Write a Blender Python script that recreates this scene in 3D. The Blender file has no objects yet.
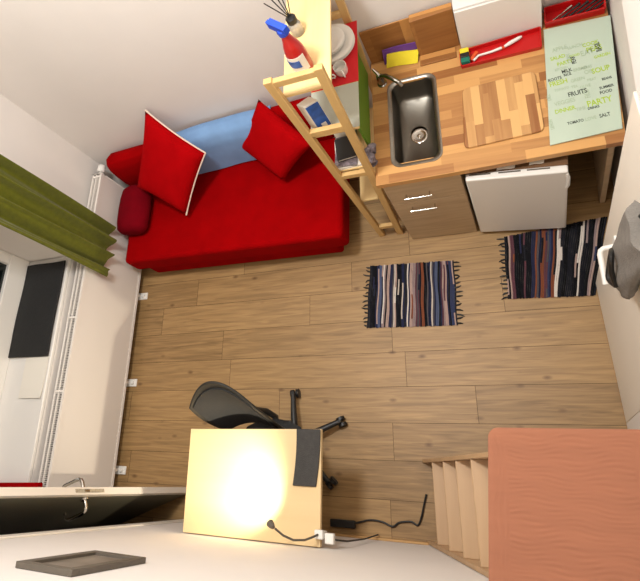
import bpy, bmesh, math, random
from mathutils import Vector, Matrix
random.seed(7)
S = bpy.context.scene
COL = S.collection
V = Vector
PI = math.pi

# ------------------------------------------------------------------ materials
MATS = {}
def srgb(c):
    return tuple((x/12.92 if x <= .04045 else ((x+.055)/1.055)**2.4) for x in [v/255 for v in c])
def mat(name, col, rough=.6, metal=0, noise=0.0, nscale=20, bump=0.0, bscale=60, spec=.5, coat=0, sheen=0, emit=None, alpha=1, trans=0, stretch=(1, 1, 1)):
    """A plain node material: base colour with a little noise, optional bump."""
    if name in MATS: return MATS[name]
    m = bpy.data.materials.new(name); m.use_nodes = True
    nt = m.node_tree; b = nt.nodes['Principled BSDF']
    c = srgb(col)
    b.inputs['Base Color'].default_value = (*c, 1)
    b.inputs['Roughness'].default_value = rough
    b.inputs['Metallic'].default_value = metal
    b.inputs['Specular IOR Level'].default_value = spec
    b.inputs['Coat Weight'].default_value = coat
    b.inputs['Sheen Weight'].default_value = sheen
    b.inputs['Transmission Weight'].default_value = trans
    if alpha < 1: b.inputs['Alpha'].default_value = alpha
    if emit:
        b.inputs['Emission Color'].default_value = (*srgb(emit[0]), 1); b.inputs['Emission Strength'].default_value = emit[1]
    tc = nt.nodes.new('ShaderNodeTexCoord'); mp = nt.nodes.new('ShaderNodeMapping')
    mp.inputs['Scale'].default_value = stretch
    nt.links.new(tc.outputs['Object'], mp.inputs['Vector'])
    if noise:
        n = nt.nodes.new('ShaderNodeTexNoise'); n.inputs['Scale'].default_value = nscale; n.inputs['Detail'].default_value = 4
        nt.links.new(mp.outputs['Vector'], n.inputs['Vector'])
        r = nt.nodes.new('ShaderNodeValToRGB')
        r.color_ramp.elements[0].position = .3; r.color_ramp.elements[1].position = .7
        r.color_ramp.elements[0].color = (*[x*(1-noise) for x in c], 1)
        r.color_ramp.elements[1].color = (*[min(1, x*(1+noise*.6)) for x in c], 1)
        nt.links.new(n.outputs['Fac'], r.inputs['Fac']); nt.links.new(r.outputs['Color'], b.inputs['Base Color'])
    if bump:
        n2 = nt.nodes.new('ShaderNodeTexNoise'); n2.inputs['Scale'].default_value = bscale; n2.inputs['Detail'].default_value = 3
        nt.links.new(mp.outputs['Vector'], n2.inputs['Vector'])
        bp = nt.nodes.new('ShaderNodeBump'); bp.inputs['Strength'].default_value = bump; bp.inputs['Distance'].default_value = .01
        nt.links.new(n2.outputs['Fac'], bp.inputs['Height']); nt.links.new(bp.outputs['Normal'], b.inputs['Normal'])
    MATS[name] = m
    return m

def wood(name, dark, light, axis='X', attr=None, scale=6, rough=.45, knots=False, stave=None, contrast=.5):
    """Wood: grain noise stretched along an axis; attr = per-face tone; stave = (length, width) of glued staves."""
    if name in MATS: return MATS[name]
    m = bpy.data.materials.new(name); m.use_nodes = True
    nt = m.node_tree; N = nt.nodes; Lk = nt.links; b = N['Principled BSDF']
    b.inputs['Roughness'].default_value = rough
    def math_(op, a, bb=None):
        n = N.new('ShaderNodeMath'); n.operation = op
        for i, x in enumerate((a, bb)):
            if x is None: continue
            if isinstance(x, (int, float)): n.inputs[i].default_value = x
            else: Lk.new(x, n.inputs[i])
        return n.outputs[0]
    tc = N.new('ShaderNodeTexCoord'); src = tc.outputs['Object']
    tone = None
    if attr:
        a = N.new('ShaderNodeAttribute'); a.attribute_name = attr; tone = a.outputs['Fac']
    if stave:
        sx = N.new('ShaderNodeSeparateXYZ'); Lk.new(src, sx.inputs[0])
        u, v = (sx.outputs[0], sx.outputs[1]) if axis == 'X' else (sx.outputs[1], sx.outputs[0])
        row = math_('FLOOR', math_('DIVIDE', v, stave[1]))
        w1 = N.new('ShaderNodeTexWhiteNoise'); w1.noise_dimensions = '1D'; Lk.new(row, w1.inputs['W'])
        colm = math_('FLOOR', math_('ADD', math_('DIVIDE', u, stave[0]), math_('MULTIPLY', w1.outputs['Value'], 7.3)))
        w2 = N.new('ShaderNodeTexWhiteNoise'); w2.noise_dimensions = '2D'
        cv = N.new('ShaderNodeCombineXYZ'); Lk.new(row, cv.inputs[0]); Lk.new(colm, cv.inputs[1]); Lk.new(cv.outputs[0], w2.inputs['Vector'])
        tone = w2.outputs['Value']
    mp = N.new('ShaderNodeMapping')
    k = {'X': (.07, 1, 1), 'Y': (1, .07, 1), 'Z': (1, 1, .07)}[axis]
    mp.inputs['Scale'].default_value = [x*scale for x in k]
    Lk.new(src, mp.inputs['Vector'])
    vec = mp.outputs['Vector']
    if tone is not None:
        ad = N.new('ShaderNodeVectorMath'); ad.operation = 'ADD'
        cm = N.new('ShaderNodeCombineXYZ')
        t20 = math_('MULTIPLY', tone, 37.0)
        for i in range(3): Lk.new(t20, cm.inputs[i])
        Lk.new(vec, ad.inputs[0]); Lk.new(cm.outputs[0], ad.inputs[1]); vec = ad.outputs[0]
    n = N.new('ShaderNodeTexNoise'); n.inputs['Scale'].default_value = 3; n.inputs['Detail'].default_value = 6; n.inputs['Distortion'].default_value = .8
    Lk.new(vec, n.inputs['Vector'])
    fac = math_('MULTIPLY', math_('SUBTRACT', n.outputs['Fac'], .5), contrast*2.2)
    if tone is not None:
        fac = math_('ADD', fac, math_('MULTIPLY', tone, 1.0 if stave else .22))
        fac = math_('ADD', fac, 0 if stave else .4)
    else:
        fac = math_('ADD', fac, .5)
    r = N.new('ShaderNodeValToRGB'); r.color_ramp.elements[0].position = .1; r.color_ramp.elements[1].position = .9
    r.color_ramp.elements[0].color = (*srgb(dark), 1); r.color_ramp.elements[1].color = (*srgb(light), 1)
    Lk.new(fac, r.inputs['Fac']); out = r.outputs['Color']
    if knots:
        vo = N.new('ShaderNodeTexVoronoi'); vo.inputs['Scale'].default_value = 1
        m2 = N.new('ShaderNodeMapping'); m2.inputs['Scale'].default_value = (5, 10, 1)
        Lk.new(src, m2.inputs['Vector']); Lk.new(m2.outputs['Vector'], vo.inputs['Vector'])
        kf = N.new('ShaderNodeMapRange'); kf.inputs['From Min'].default_value = .03; kf.inputs['From Max'].default_value = .17
        kf.inputs['To Min'].default_value = .75; kf.inputs['To Max'].default_value = 0
        Lk.new(vo.outputs['Distance'], kf.inputs['Value'])
        wn = N.new('ShaderNodeMath'); wn.operation = 'GREATER_THAN'
        sp = N.new('ShaderNodeSeparateColor'); Lk.new(vo.outputs['Color'], sp.inputs[0]); Lk.new(sp.outputs[0], wn.inputs[0]); wn.inputs[1].default_value = .45
        mx = N.new('ShaderNodeMix'); mx.data_type = 'RGBA'
        Lk.new(math_('MULTIPLY', kf.outputs[0], wn.outputs[0]), mx.inputs[0]); Lk.new(out, mx.inputs[6])
        mx.inputs[7].default_value = (*srgb((92, 60, 34)), 1); out = mx.outputs[2]
    Lk.new(out, b.inputs['Base Color'])
    bp = N.new('ShaderNodeBump'); bp.inputs['Strength'].default_value = .12; bp.inputs['Distance'].default_value = .004
    Lk.new(n.outputs['Fac'], bp.inputs['Height']); Lk.new(bp.outputs['Normal'], b.inputs['Normal'])
    MATS[name] = m
    return m

def vcol(name, rough=.9, bump=.6):
    """Colour from a per-face colour attribute (woven stripes, each strip its own dye)."""
    m = bpy.data.materials.new(name); m.use_nodes = True; nt = m.node_tree; b = nt.nodes['Principled BSDF']
    a = nt.nodes.new('ShaderNodeAttribute'); a.attribute_name = 'dye'
    n = nt.nodes.new('ShaderNodeTexNoise'); n.inputs['Scale'].default_value = 90
    tc = nt.nodes.new('ShaderNodeTexCoord'); nt.links.new(tc.outputs['Object'], n.inputs['Vector'])
    mx = nt.nodes.new('ShaderNodeMix'); mx.data_type = 'RGBA'; mx.blend_type = 'MULTIPLY'; mx.inputs[0].default_value = .5
    nt.links.new(a.outputs['Color'], mx.inputs[6]); nt.links.new(n.outputs['Color'], mx.inputs[7])
    nt.links.new(a.outputs['Color'], b.inputs['Base Color'])
    b.inputs['Roughness'].default_value = rough; b.inputs['Specular IOR Level'].default_value = .1
    bp = nt.nodes.new('ShaderNodeBump'); bp.inputs['Strength'].default_value = bump; bp.inputs['Distance'].default_value = .01
    nt.links.new(n.outputs['Fac'], bp.inputs['Height']); nt.links.new(bp.outputs['Normal'], b.inputs['Normal'])
    return m

M_wall = mat('wall_paint', (229, 223, 217), .85, noise=.02, nscale=3, bump=.05, bscale=150)
M_white = mat('white_lacquer', (232, 228, 222), .35)
M_radi = mat('radiator_enamel', (232, 225, 217), .3)
M_plastic = mat('white_plastic', (235, 232, 226), .4)
M_door = mat('door_paint', (232, 224, 211), .5)
M_floor = wood('floor_planks', (106, 79, 46), (186, 149, 98), 'X', attr='tone', scale=15, rough=.5, knots=True, contrast=.42)
M_gap = mat('floor_gap', (70, 48, 28), .9)
M_counter = wood('worktop_staves', (150, 96, 50), (210, 158, 96), 'X', stave=(.36, .058), scale=12, rough=.4, contrast=.25)
M_splash = wood('splash_staves', (134, 84, 40), (196, 140, 78), 'X', stave=(.5, .08), scale=8, rough=.45, contrast=.3)
M_chop = wood('chopping_staves', (146, 92, 48), (220, 172, 110), 'Y', stave=(.28, .045), scale=10, rough=.45, contrast=.25)
M_pine = wood('pine', (190, 150, 90), (224, 188, 126), 'Z', scale=6, rough=.5, contrast=.35)
M_piney = wood('pine_board', (226, 190, 124), (246, 218, 160), 'Y', scale=5, rough=.5, contrast=.3)
M_stair = wood('stair_beech', (172, 138, 102), (198, 164, 126), 'Y', scale=5, rough=.5, contrast=.3)
M_desk = wood('desk_birch', (214, 182, 132), (232, 206, 160), 'X', scale=3, rough=.45, contrast=.25)
M_oak = wood('grey_oak', (162, 136, 104), (206, 178, 142), 'X', scale=11, rough=.55, contrast=.4)
M_skirt = wood('skirting_pine', (170, 128, 76), (206, 164, 108), 'X', scale=6, rough=.5)
M_red = mat('red_cotton', (150, 1, 4), .92, noise=.12, nscale=8, bump=.25, bscale=220, spec=.04)
M_red2 = mat('red_cushion_cotton', (164, 3, 8), .9, noise=.1, nscale=9, bump=.25, bscale=240, spec=.04)
M_maroon = mat('maroon_plush', (112, 5, 18), .95, noise=.15, nscale=12, bump=.3, bscale=200, spec=.05)
M_blue = mat('sky_blue_cotton', (124, 160, 204), .9, noise=.08, nscale=8, bump=.2, bscale=180, spec=.15)
M_piping = mat('piping_cream', (226, 206, 188), .8)
M_green = mat('olive_curtain_cloth', (98, 100, 22), .9, noise=.14, nscale=30, bump=.3, bscale=260, spec=.1, sheen=.15)
M_black = mat('black_fabric', (32, 32, 32), .85, noise=.2, nscale=60, bump=.3, bscale=300)
M_blackp = mat('black_plastic', (26, 25, 24), .45)
M_shell = mat('chair_shell', (34, 32, 27), .55, noise=.1, nscale=40)
M_steel = mat('brushed_steel', (150, 146, 138), .32, metal=1, noise=.1, nscale=40, stretch=(1, 8, 1))
M_steel2 = mat('sink_basin_steel', (120, 116, 108), .38, metal=1)
M_chrome = mat('chrome', (200, 196, 188), .15, metal=1)
M_grey = mat('charcoal_cloth', (62, 60, 58), .9, noise=.15, nscale=50, bump=.35, bscale=220)
M_bag = mat('bag_cloth', (122, 117, 111), .9, noise=.15, nscale=30, bump=.35, bscale=160)
M_frameg = mat('grey_frame', (92, 84, 74), .5)
M_redp = mat('red_plastic', (190, 14, 16), .35)
M_redmat = mat('red_table_mat', (196, 10, 22), .6)
M_greymat = mat('grey_glass_mat', (172, 174, 160), .3, coat=.3)
M_porc = mat('porcelain', (226, 222, 214), .2, coat=.4)
M_leaf = mat('green_plastic', (96, 140, 34), .5)
M_yellow = mat('yellow_sponge_cloth', (236, 216, 52), .9, bump=.3, bscale=120)
M_purple = mat('purple_sponge_cloth', (112, 66, 146), .9, bump=.3, bscale=120)
M_mint = mat('mint_glass', (186, 202, 184), .15, coat=.6)
M_inkd = mat('ink_dark', (70, 78, 70), .6)
M_inkg = mat('ink_green', (168, 196, 60), .6)
M_inkl = mat('ink_pale', (160, 178, 150), .6)
M_terra = mat('terracotta_mat', (146, 93, 68), .9, noise=.08, nscale=5, stretch=(.6, 6, 1))
M_glass = mat('night_glass', (16, 22, 22), .08, spec=.6)
M_paper = mat('paper', (236, 230, 218), .8)
M_blueb = mat('blue_print', (40, 92, 176), .45, noise=.45, nscale=22)
M_dark = mat('hall_wall_shaded', (52, 46, 38), .9)  # darkness of the unlit hall put into the wall colour
M_oakdark = mat('brown_panel', (104, 72, 42), .7, noise=.2, nscale=10)
M_spray = mat('red_bottle', (176, 20, 20), .3, coat=.3)
M_sprayb = mat('blue_trigger', (20, 70, 190), .4)
M_glassj = mat('clear_jar', (220, 216, 205), .1, trans=.6)
M_orange = mat('orange_plastic', (214, 78, 34), .45)
M_teal = mat('teal_scourer', (30, 112, 92), .9)
M_mag = mat('magazine_print', (132, 122, 130), .5, noise=.6, nscale=45)
M_rug = vcol('rag_rug')

# ------------------------------------------------------------------ mesh helpers
class MB:
    def __init__(s): s.bm = bmesh.new(); s.tones = []
    def hexa(s, p):                     # 8 points: bottom 0-3 ccw, top 4-7
        v = [s.bm.verts.new(q) for q in p]
        for f in ((3, 2, 1, 0), (4, 5, 6, 7), (0, 1, 5, 4), (1, 2, 6, 5), (2, 3, 7, 6), (3, 0, 4, 7)):
            s.bm.faces.new([v[i] for i in f])
        return s
    def box(s, a, b, rot=0, c=None):
        x0, y0, z0 = a; x1, y1, z1 = b
        P = [V(q) for q in ((x0, y0, z0), (x1, y0, z0), (x1, y1, z0), (x0, y1, z0), (x0, y0, z1), (x1, y0, z1), (x1, y1, z1), (x0, y1, z1))]
        if rot:
            cc = V(c) if c else (V(a)+V(b))/2
            R = Matrix.Rotation(rot, 3, 'Z'); P = [R @ (q-cc)+cc for q in P]
        return s.hexa(P)
    def prism(s, pts, z0, z1):
        a = [s.bm.verts.new((x, y, z0)) for x, y in pts]; b = [s.bm.verts.new((x, y, z1)) for x, y in pts]
        n = len(pts)
        s.bm.faces.new(a[::-1]); s.bm.faces.new(b)
        for i in range(n): s.bm.faces.new((a[i], a[(i+1) % n], b[(i+1) % n], b[i]))
        return s
    def bar(s, p, q, w, d, up=(0, 0, 1)):        # rectangular bar from p to q; w along side, d along the other
        p, q = V(p), V(q); t = (q-p).normalized(); u = V(up)
        if abs(t.dot(u)) > .98: u = V((0, 1, 0))
        a = t.cross(u).normalized(); b = a.cross(t).normalized()
        a *= w/2; b *= d/2
        return s.hexa([p-a-b, p+a-b, q+a-b, q-a-b, p-a+b, p+a+b, q+a+b, q-a+b])
    def tube(s, pts, r, n=10, cap=True):
        pts = [V(p) for p in pts]; rs = r if isinstance(r, (list, tuple)) else [r]*len(pts)
        rings = []; prev = None
        for i, p in enumerate(pts):
            t = (pts[min(i+1, len(pts)-1)]-pts[max(i-1, 0)]).normalized()
            if prev is None:
                u = V((0, 0, 1)) if abs(t.z) < .9 else V((1, 0, 0)); a = t.cross(u).normalized()
            else:
                a = (prev-t*prev.dot(t)).normalized()
            prev = a; b = t.cross(a)
            rings.append([s.bm.verts.new(p+(a*math.cos(2*PI*k/n)+b*math.sin(2*PI*k/n))*rs[i]) for k in range(n)])
        for i in range(len(rings)-1):
            for k in range(n):
                s.bm.faces.new((rings[i][k], rings[i][(k+1) % n], rings[i+1][(k+1) % n], rings[i+1][k]))
        if cap: s.bm.faces.new(rings[0][::-1]); s.bm.faces.new(rings[-1])
        return s
    def lathe(s, c, prof, n=28, axis='Z', rot=None):
        rings = []; c = V(c)
        for r, z in prof:
            ring = []
            for k in range(n):
                a = 2*PI*k/n; p = V((r*math.cos(a), r*math.sin(a), z))
                if axis == 'X': p = V((p.z, p.x, p.y))
                if axis == 'Y': p = V((p.x, p.z, p.y))
                if rot: p = rot @ p
                ring.append(s.bm.verts.new(c+p))
            rings.append(ring)
        for i in range(len(rings)-1):
            for k in range(n):
                s.bm.faces.new((rings[i][k], rings[i][(k+1) % n], rings[i+1][(k+1) % n], rings[i+1][k]))
        s.bm.faces.new(rings[0][::-1]); s.bm.faces.new(rings[-1])
        return s
    def grid(s, fn, nu, nv, closed_u=False):
        g = [[s.bm.verts.new(fn(i/nu, j/nv)) for j in range(nv+1)] for i in range(nu+(0 if closed_u else 1))]
        n = len(g)
        for i in range(nu):
            for j in range(nv):
                s.bm.faces.new((g[i][j], g[(i+1) % n][j], g[(i+1) % n][j+1], g[i][j+1]))
        return g
    def sheet(s, fn, nu, nv, th):        # grid given thickness along its normal
        P = [[V(fn(i/nu, j/nv)) for j in range(nv+1)] for i in range(nu+1)]
        def nrm(i, j):
            a = P[min(i+1, nu)][j]-P[max(i-1, 0)][j]; b = P[i][min(j+1, nv)]-P[i][max(j-1, 0)]
            return a.cross(b).normalized()
        A = [[s.bm.verts.new(P[i][j]+nrm(i, j)*th/2) for j in range(nv+1)] for i in range(nu+1)]
        B = [[s.bm.verts.new(P[i][j]-nrm(i, j)*th/2) for j in range(nv+1)] for i in range(nu+1)]
        for i in range(nu):
            for j in range(nv):
                s.bm.faces.new((A[i][j], A[i+1][j], A[i+1][j+1], A[i][j+1]))
                s.bm.faces.new((B[i][j], B[i][j+1], B[i+1][j+1], B[i+1][j]))
        for i in range(nu):
            s.bm.faces.new((A[i][0], B[i][0], B[i+1][0], A[i+1][0])); s.bm.faces.new((A[i][nv], A[i+1][nv], B[i+1][nv], B[i][nv]))
        for j in range(nv):
            s.bm.faces.new((A[0][j], A[0][j+1], B[0][j+1], B[0][j])); s.bm.faces.new((A[nu][j], B[nu][j], B[nu][j+1], A[nu][j+1]))
        return s
    def build(s, name, m, parent=None, bevel=0, seg=2, sub=0, ang=38):
        bm = s.bm
        bmesh.ops.recalc_face_normals(bm, faces=bm.faces)
        for f in bm.faces: f.smooth = True
        for e in bm.edges:
            if len(e.link_faces) == 2 and e.calc_face_angle(0) > math.radians(ang) and not sub: e.smooth = False
        lo = V((min(v.co.x for v in bm.verts), min(v.co.y for v in bm.verts), min(v.co.z for v in bm.verts)))
        hi = V((max(v.co.x for v in bm.verts), max(v.co.y for v in bm.verts), max(v.co.z for v in bm.verts)))
        c = (lo+hi)/2
        bmesh.ops.translate(bm, verts=bm.verts, vec=-c)
        me = bpy.data.meshes.new(name); bm.to_mesh(me); bm.free()
        o = bpy.data.objects.new(name, me); COL.objects.link(o)
        me.materials.append(m)
        o.location = c
        if parent is not None:
            o.parent = parent; o.location = c-WL(parent)
        if bevel:
            md = o.modifiers.new('Bevel', 'BEVEL'); md.width = bevel; md.segments = seg; md.limit_method = 'ANGLE'; md.angle_limit = math.radians(40); md.harden_normals = False
        if sub:
            md = o.modifiers.new('Sub', 'SUBSURF'); md.levels = sub; md.render_levels = sub
        return o

def WL(o):
    p = V(o.location)
    while o.parent: o = o.parent; p += V(o.location)
    return p
def thing(name, label, cat, loc, group=None):
    o = bpy.data.objects.new(name, None); o.empty_display_size = .05; COL.objects.link(o); o.location = loc
    return tag(o, label, cat, group)
def tag(o, label, cat, group=None):
    o['label'] = label; o['category'] = cat
    if group: o['group'] = group
    return o
def struct(o): o['kind'] = 'structure'; return o
def copytree(o, delta, label):
    c = o.copy(); COL.objects.link(c); c.location = V(o.location)+V(delta); c['label'] = label
    for ch in o.children:
        d = ch.copy(); COL.objects.link(d); d.parent = c
        for g in ch.children:
            e = g.copy(); COL.objects.link(e); e.parent = d
    return c
def lerp(a, b, t): return a+(b-a)*t
def bil(A, B, C, D, u, v):               # A(0,0) B(1,0) C(1,1) D(0,1)
    return V(A)*(1-u)*(1-v)+V(B)*u*(1-v)+V(C)*u*v+V(D)*(1-u)*v
def rrect(cx, cy, hx, hy, r, n=6):
    out = []
    for sx, sy, a0 in ((1, -1, -PI/2), (1, 1, 0), (-1, 1, PI/2), (-1, -1, PI)):
        for k in range(n+1):
            a = a0+PI/2*k/n
            out.append((cx+sx*(hx-r)+r*math.cos(a), cy+sy*(hy-r)+r*math.sin(a)))
    return out

# ------------------------------------------------------------------ camera
Mx = [[0.8948337804142091, 0.0482029857595738, -0.4437893392066524],
      [-0.13202039298859697, -0.9211048192269322, -0.36624653968612036],
      [-0.4264306758017665, 0.38631901863716583, -0.8178719304233798]]
cam = bpy.data.cameras.new('camera'); co = bpy.data.objects.new('camera', cam); COL.objects.link(co)
X, Y, Z = V(Mx[0]), -V(Mx[1]), -V(Mx[2])
co.matrix_world = Matrix(((X.x, Y.x, Z.x, 0), (X.y, Y.y, Z.y, 0), (X.z, Y.z, Z.z, 3.8), (0, 0, 0, 1)))
cam.sensor_width = 36; cam.sensor_fit = 'HORIZONTAL'; cam.lens = 560.974*36/640
cam.shift_x = (320-251.181)/640; cam.shift_y = (235.386-290.5)/640
cam.clip_start = .05
S.camera = co

# ------------------------------------------------------------------ room shell
ZC = 4.35
XL = -3.15                                # left wall
YF = -.348                                # wall behind the desk
def wyb(x): return 2.372+.04*(x+3.15)     # back wall line
# floor: individual planks in one mesh, each with its own tone
b = MB(); bm = b.bm
tl = bm.faces.layers.float.new('tone')
PW = .2263; PL = 1.32
joint = {-3: -.921, -2: -.30, -1: -.885, 0: -.364, 1: -.78, 2: -.861, 3: -1.458, 4: -1.134}
def quad(x0, x1, y0, y1, z, t):
    f = bm.faces.new([bm.verts.new(p) for p in ((x0, y0, z), (x1, y0, z), (x1, y1, z), (x0, y1, z))]); f[tl] = t
for k in range(-8, 11):
    y0 = .327+PW*k; j = joint.get(k, random.uniform(-1.3, 0))
    for i in range(-4, 4):
        x0 = j+PL*i; x1 = x0+PL
        if x1 < -3.4 or x0 > .9: continue
        quad(max(x0, -3.4)+.0012, min(x1, .9)-.0012, y0+.0012, y0+PW-.0012, 0, random.random())
floor = b.build('floor', M_floor); struct(floor)
me = floor.data
sb = MB().box((-3.4, -1.5, -.06), (.9, 2.7, -.002)).build('floor_base', M_gap, floor)

ycorner = 2.372
# left wall with deep window recess: y from -0.30 to 1.475, z from .78 to 2.6, recess to x = -3.57
WY0, WY1, WZ0, WZ1, XR = -.25, 1.475, .795, 2.6, -3.57
b = MB()
b.box((XL-.5, -1.4, 0), (XL, WY0, ZC)).box((XL-.5, WY1, 0), (XL, 2.9, ZC)).box((XL-.5, WY0, 0), (XL, WY1, WZ0-.03)).box((XL-.5, WY0, WZ1), (XL, WY1, ZC))
struct(b.build('wall_left', M_wall))
# back wall (slightly skewed in plan)
b = MB(); b.prism([(XL-.1, wyb(XL-.1)), (.85, wyb(.85)), (.85, 2.9), (XL-.1, 2.9)], 0, ZC)
struct(b.build('wall_back', M_wall))
# wall behind the desk, doorway at its left end
DX = -2.385
b = MB(); b.box((DX, YF-.12, 0), (.9, YF, ZC)); b.box((XL, YF-.12, 2.06), (DX, YF, ZC))
struct(b.build('wall_front', M_wall))
b = MB(); b.box((DX-.0, YF, 0), (DX+.065, YF+.01, 2.12)).box((XL+.0, YF, 2.055), (DX, YF+.01, 2.12))
struct(b.build('trim_1', M_door, bevel=.003))
b = MB(); b.box((-2.32, YF, 0), (-.7, YF+.014, .045)).box((-.32, YF, 0), (.385, YF+.014, .045))
struct(b.build('baseboard_front', M_skirt, bevel=.003))
# hall behind the doorway
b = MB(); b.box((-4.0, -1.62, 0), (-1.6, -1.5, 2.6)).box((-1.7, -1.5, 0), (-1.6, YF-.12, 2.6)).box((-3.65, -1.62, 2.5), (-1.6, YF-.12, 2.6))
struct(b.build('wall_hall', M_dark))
struct(MB().box((-3.6, -1.49, .001), (-1.71, YF-.06, .008)).build('floor_hall', mat('hall_floor_shaded', (70, 50, 34), .7)))  # floor piece coloured dark to stand in for the hall's shade
# right side: entry wall, kitchen niche and bulkhead over it
XD = .385; YD = 1.15
b = MB(); b.box((XD+.05, -.47, 0), (XD+.17, YD-.02, ZC)); b.box((XD, -.47, 2.02), (XD+.05, YD, ZC)).box((.393, -.47, 0), (XD+.05, .338, 2.02))
struct(b.build('wall_right', M_wall))
b = MB(); b.prism([(.535, YD-.02), (.57, 1.6), (.63, 2.9), (.8, 2.9), (.8, YD-.02)], 0, ZC)
struct(b.build('wall_niche', M_wall))
struct(MB().prism([(XD, YD), (.56, YD), (.6, 2.6), (XD+.1, 2.6)], 2.02, ZC).build('wall_bulkhead', M_wall))
struct(MB().box((-3.7, -1.6, ZC), (.9, 2.9, ZC+.1)).build('ceiling', M_wall))

# window: sill, frame, pane
w = bpy.data.objects.new('window_1', None); COL.objects.link(w); w.location = (XR, .6, WZ0); struct(w)
MB().box((XR-.06, WY0+.001, WZ0), (XR, WY1-.001, WZ0+.19)).box((XR-.06, WY0+.001, WZ1-.1), (XR, WY1-.001, WZ1)).box((XR-.06, WY1-.09, WZ0+.19), (XR, WY1-.001, WZ1-.1)).box((XR-.06, WY0+.001, WZ0+.19), (XR, WY0+.09, WZ1-.1)).box((XR-.06, .55, WZ0+.19), (XR, .66, WZ1-.1)).build('window_frame', M_white, w, bevel=.006)
MB().box((XR-.04, WY0+.09, WZ0+.19), (XR-.03, WY1-.09, WZ1-.1)).build('window_pane', M_glass, w)
struct(MB().box((XR-.06, WY0+.001, WZ0-.028), (XL, WY1-.001, WZ0)).build('trim_2', M_white, bevel=.006))

# ------------------------------------------------------------------ ajar door at the left end of the wall behind the desk
d = bpy.data.objects.new('door_1', None); COL.objects.link(d); d.location = (-3.12, -.32, 0); struct(d)
L = V((-2.392, -.131, 0)); dirn = V((-.709, -.30, 0)).normalized(); nor = V((-dirn.y, dirn.x, 0)); nor = nor if nor.y < 0 else -nor
th = .042; wd = .755
P = [L, L+nor*th, L+nor*th+dirn*wd, L+dirn*wd]
MB().prism([(p.x, p.y) for p in P], .008, 2.04).build('door_leaf', M_door, d, bevel=.002)
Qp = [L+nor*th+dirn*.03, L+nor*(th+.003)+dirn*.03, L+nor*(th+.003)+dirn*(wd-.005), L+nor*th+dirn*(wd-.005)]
MB().prism([(p.x, p.y) for p in Qp], .02, 2.03).build('door_shade_panel', mat('door_face_shade', (104, 100, 84), .5), d)  # added dark sheet: shade on the hall side of the leaf put into colour
e = L+nor*th/2
b = MB(); a0 = e-dirn*.0015
b.hexa([a0+nor*s*.010+V((0, 0, z))+dirn*q for z in (.93, 1.17) for s, q in ((-1, 0), (1, 0), (1, .004), (-1, .004))])
lp = b.build('lock_plate', mat('plate_nickel', (176, 166, 146), .5, noise=.3, nscale=60), d)
b = MB(); b.hexa([a0-dirn*.004+nor*s*.006+V((0, 0, z))+dirn*q for z in (1.06, 1.10) for s, q in ((-1, 0), (1, 0), (1, .004), (-1, .004))])
b.build('latch', M_chrome, lp)
for sgn, base in ((-1, L), (1, L+nor*th)):
    c = base+dirn*.055+V((0, 0, 1.04)); n = nor*sgn
    b = MB(); b.tube([c, c+n*.012], [.026, .024], 16)
    rr = .011
    pts = [c+n*.01, c+n*.045, c+n*.062+dirn*.006, c+n*.072+dirn*.02, c+n*.074+dirn*.05, c+n*.074+dirn*.13, c+n*.066+dirn*.146, c+n*.03+dirn*.152]
    b.tube(pts, rr, 10)
    b.build('door_handle', M_chrome, d)

# right door (closed, white) with lever
d2 = bpy.data.objects.new('door_2', None); COL.objects.link(d2); d2.location = (XD, .7, 0); struct(d2)
MB().prism([(.378, 1.144), (.392, .34), (.43, .34), (.43, 1.144)], .006, 2.01).build('door_leaf', M_door, d2, bevel=.003)
b = MB(); hy = 1.0; hx = .3785
b.box((hx-.008, hy-.02, .93), (hx+.004, hy+.02, 1.10))
b.tube([(hx, hy, 1.02), (hx-.045, hy-.005, 1.015), (hx-.056, hy-.012, 1.01), (hx-.061, hy-.028, 1.005), (hx-.061, hy-.165, .985)], .012, 12)
b.build('door_handle', M_plastic, d2, bevel=.002)

# ------------------------------------------------------------------ radiator
R = thing('radiator', 'long white flat panel radiator with grille top under the window', 'radiator', (-3.05, 1, 0))
RY0, RY1, RZ0, RZ1 = -.20, 2.20, .09, .76
b = MB()
n = int((RY1-RY0)/.01667)
prof = []
for i in range(n+1):
    y = lerp(RY0, RY1, i/n); prof.append((-3.0 if i % 2 else -3.0065, y))
back = [(-3.014, RY1), (-3.014, RY0)]
b.prism(prof+back, RZ0+.02, RZ1-.03)
b.box((-3.016, RY0, RZ0), (-2.999, RY1, RZ0+.022)); b.box((-3.016, RY0, RZ1-.032), (-2.999, RY1, RZ1))
b.build('front_panel', M_radi, R, ang=50)
MB().box((-3.1, RY0, RZ0), (-3.086, RY1, RZ1-.004)).build('back_panel', M_radi, R, bevel=.003)
b = MB()
nsl = 200
for i in range(nsl):
    y = lerp(RY0+.02, RY1-.02, i/(nsl-1)); b.box((-3.084, y-.002, RZ1-.02), (-3.02, y+.002, RZ1-.004))
for y in (RY0+.03, .45, .985, 1.5, RY1-.03): b.box((-3.09, y-.008, RZ1-.02), (-3.012, y+.008, RZ1+.001))
b.box((-3.058, RY0+.01, RZ1-.018), (-3.05, RY1-.01, RZ1-.001))
b.build('top_grille', M_radi, R)
b = MB()
for i in range(110):
    y = lerp(RY0+.03, RY1-.03, i/109); b.box((-3.083, y-.003, RZ0+.05), (-3.018, y+.003, RZ1-.035))
b.build('convector_fins', M_frameg, R)
for y0, y1 in ((RY0-.001, RY0+.004), (RY1-.004, RY1+.001)):
    b = MB(); b.box((-3.1, y0, RZ0), (-3.08, y1, RZ1)); b.box((-3.02, y0, RZ0), (-3.0, y1, RZ1)); b.box((-3.1, y0, RZ1-.05), (-3.0, y1, RZ1)).box((-3.1, y0, RZ0), (-3.0, y1, RZ0+.08)).box((-3.056, y0, RZ0), (-3.046, y1, RZ1))
    b.build('end_panel', M_radi, R)
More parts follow.
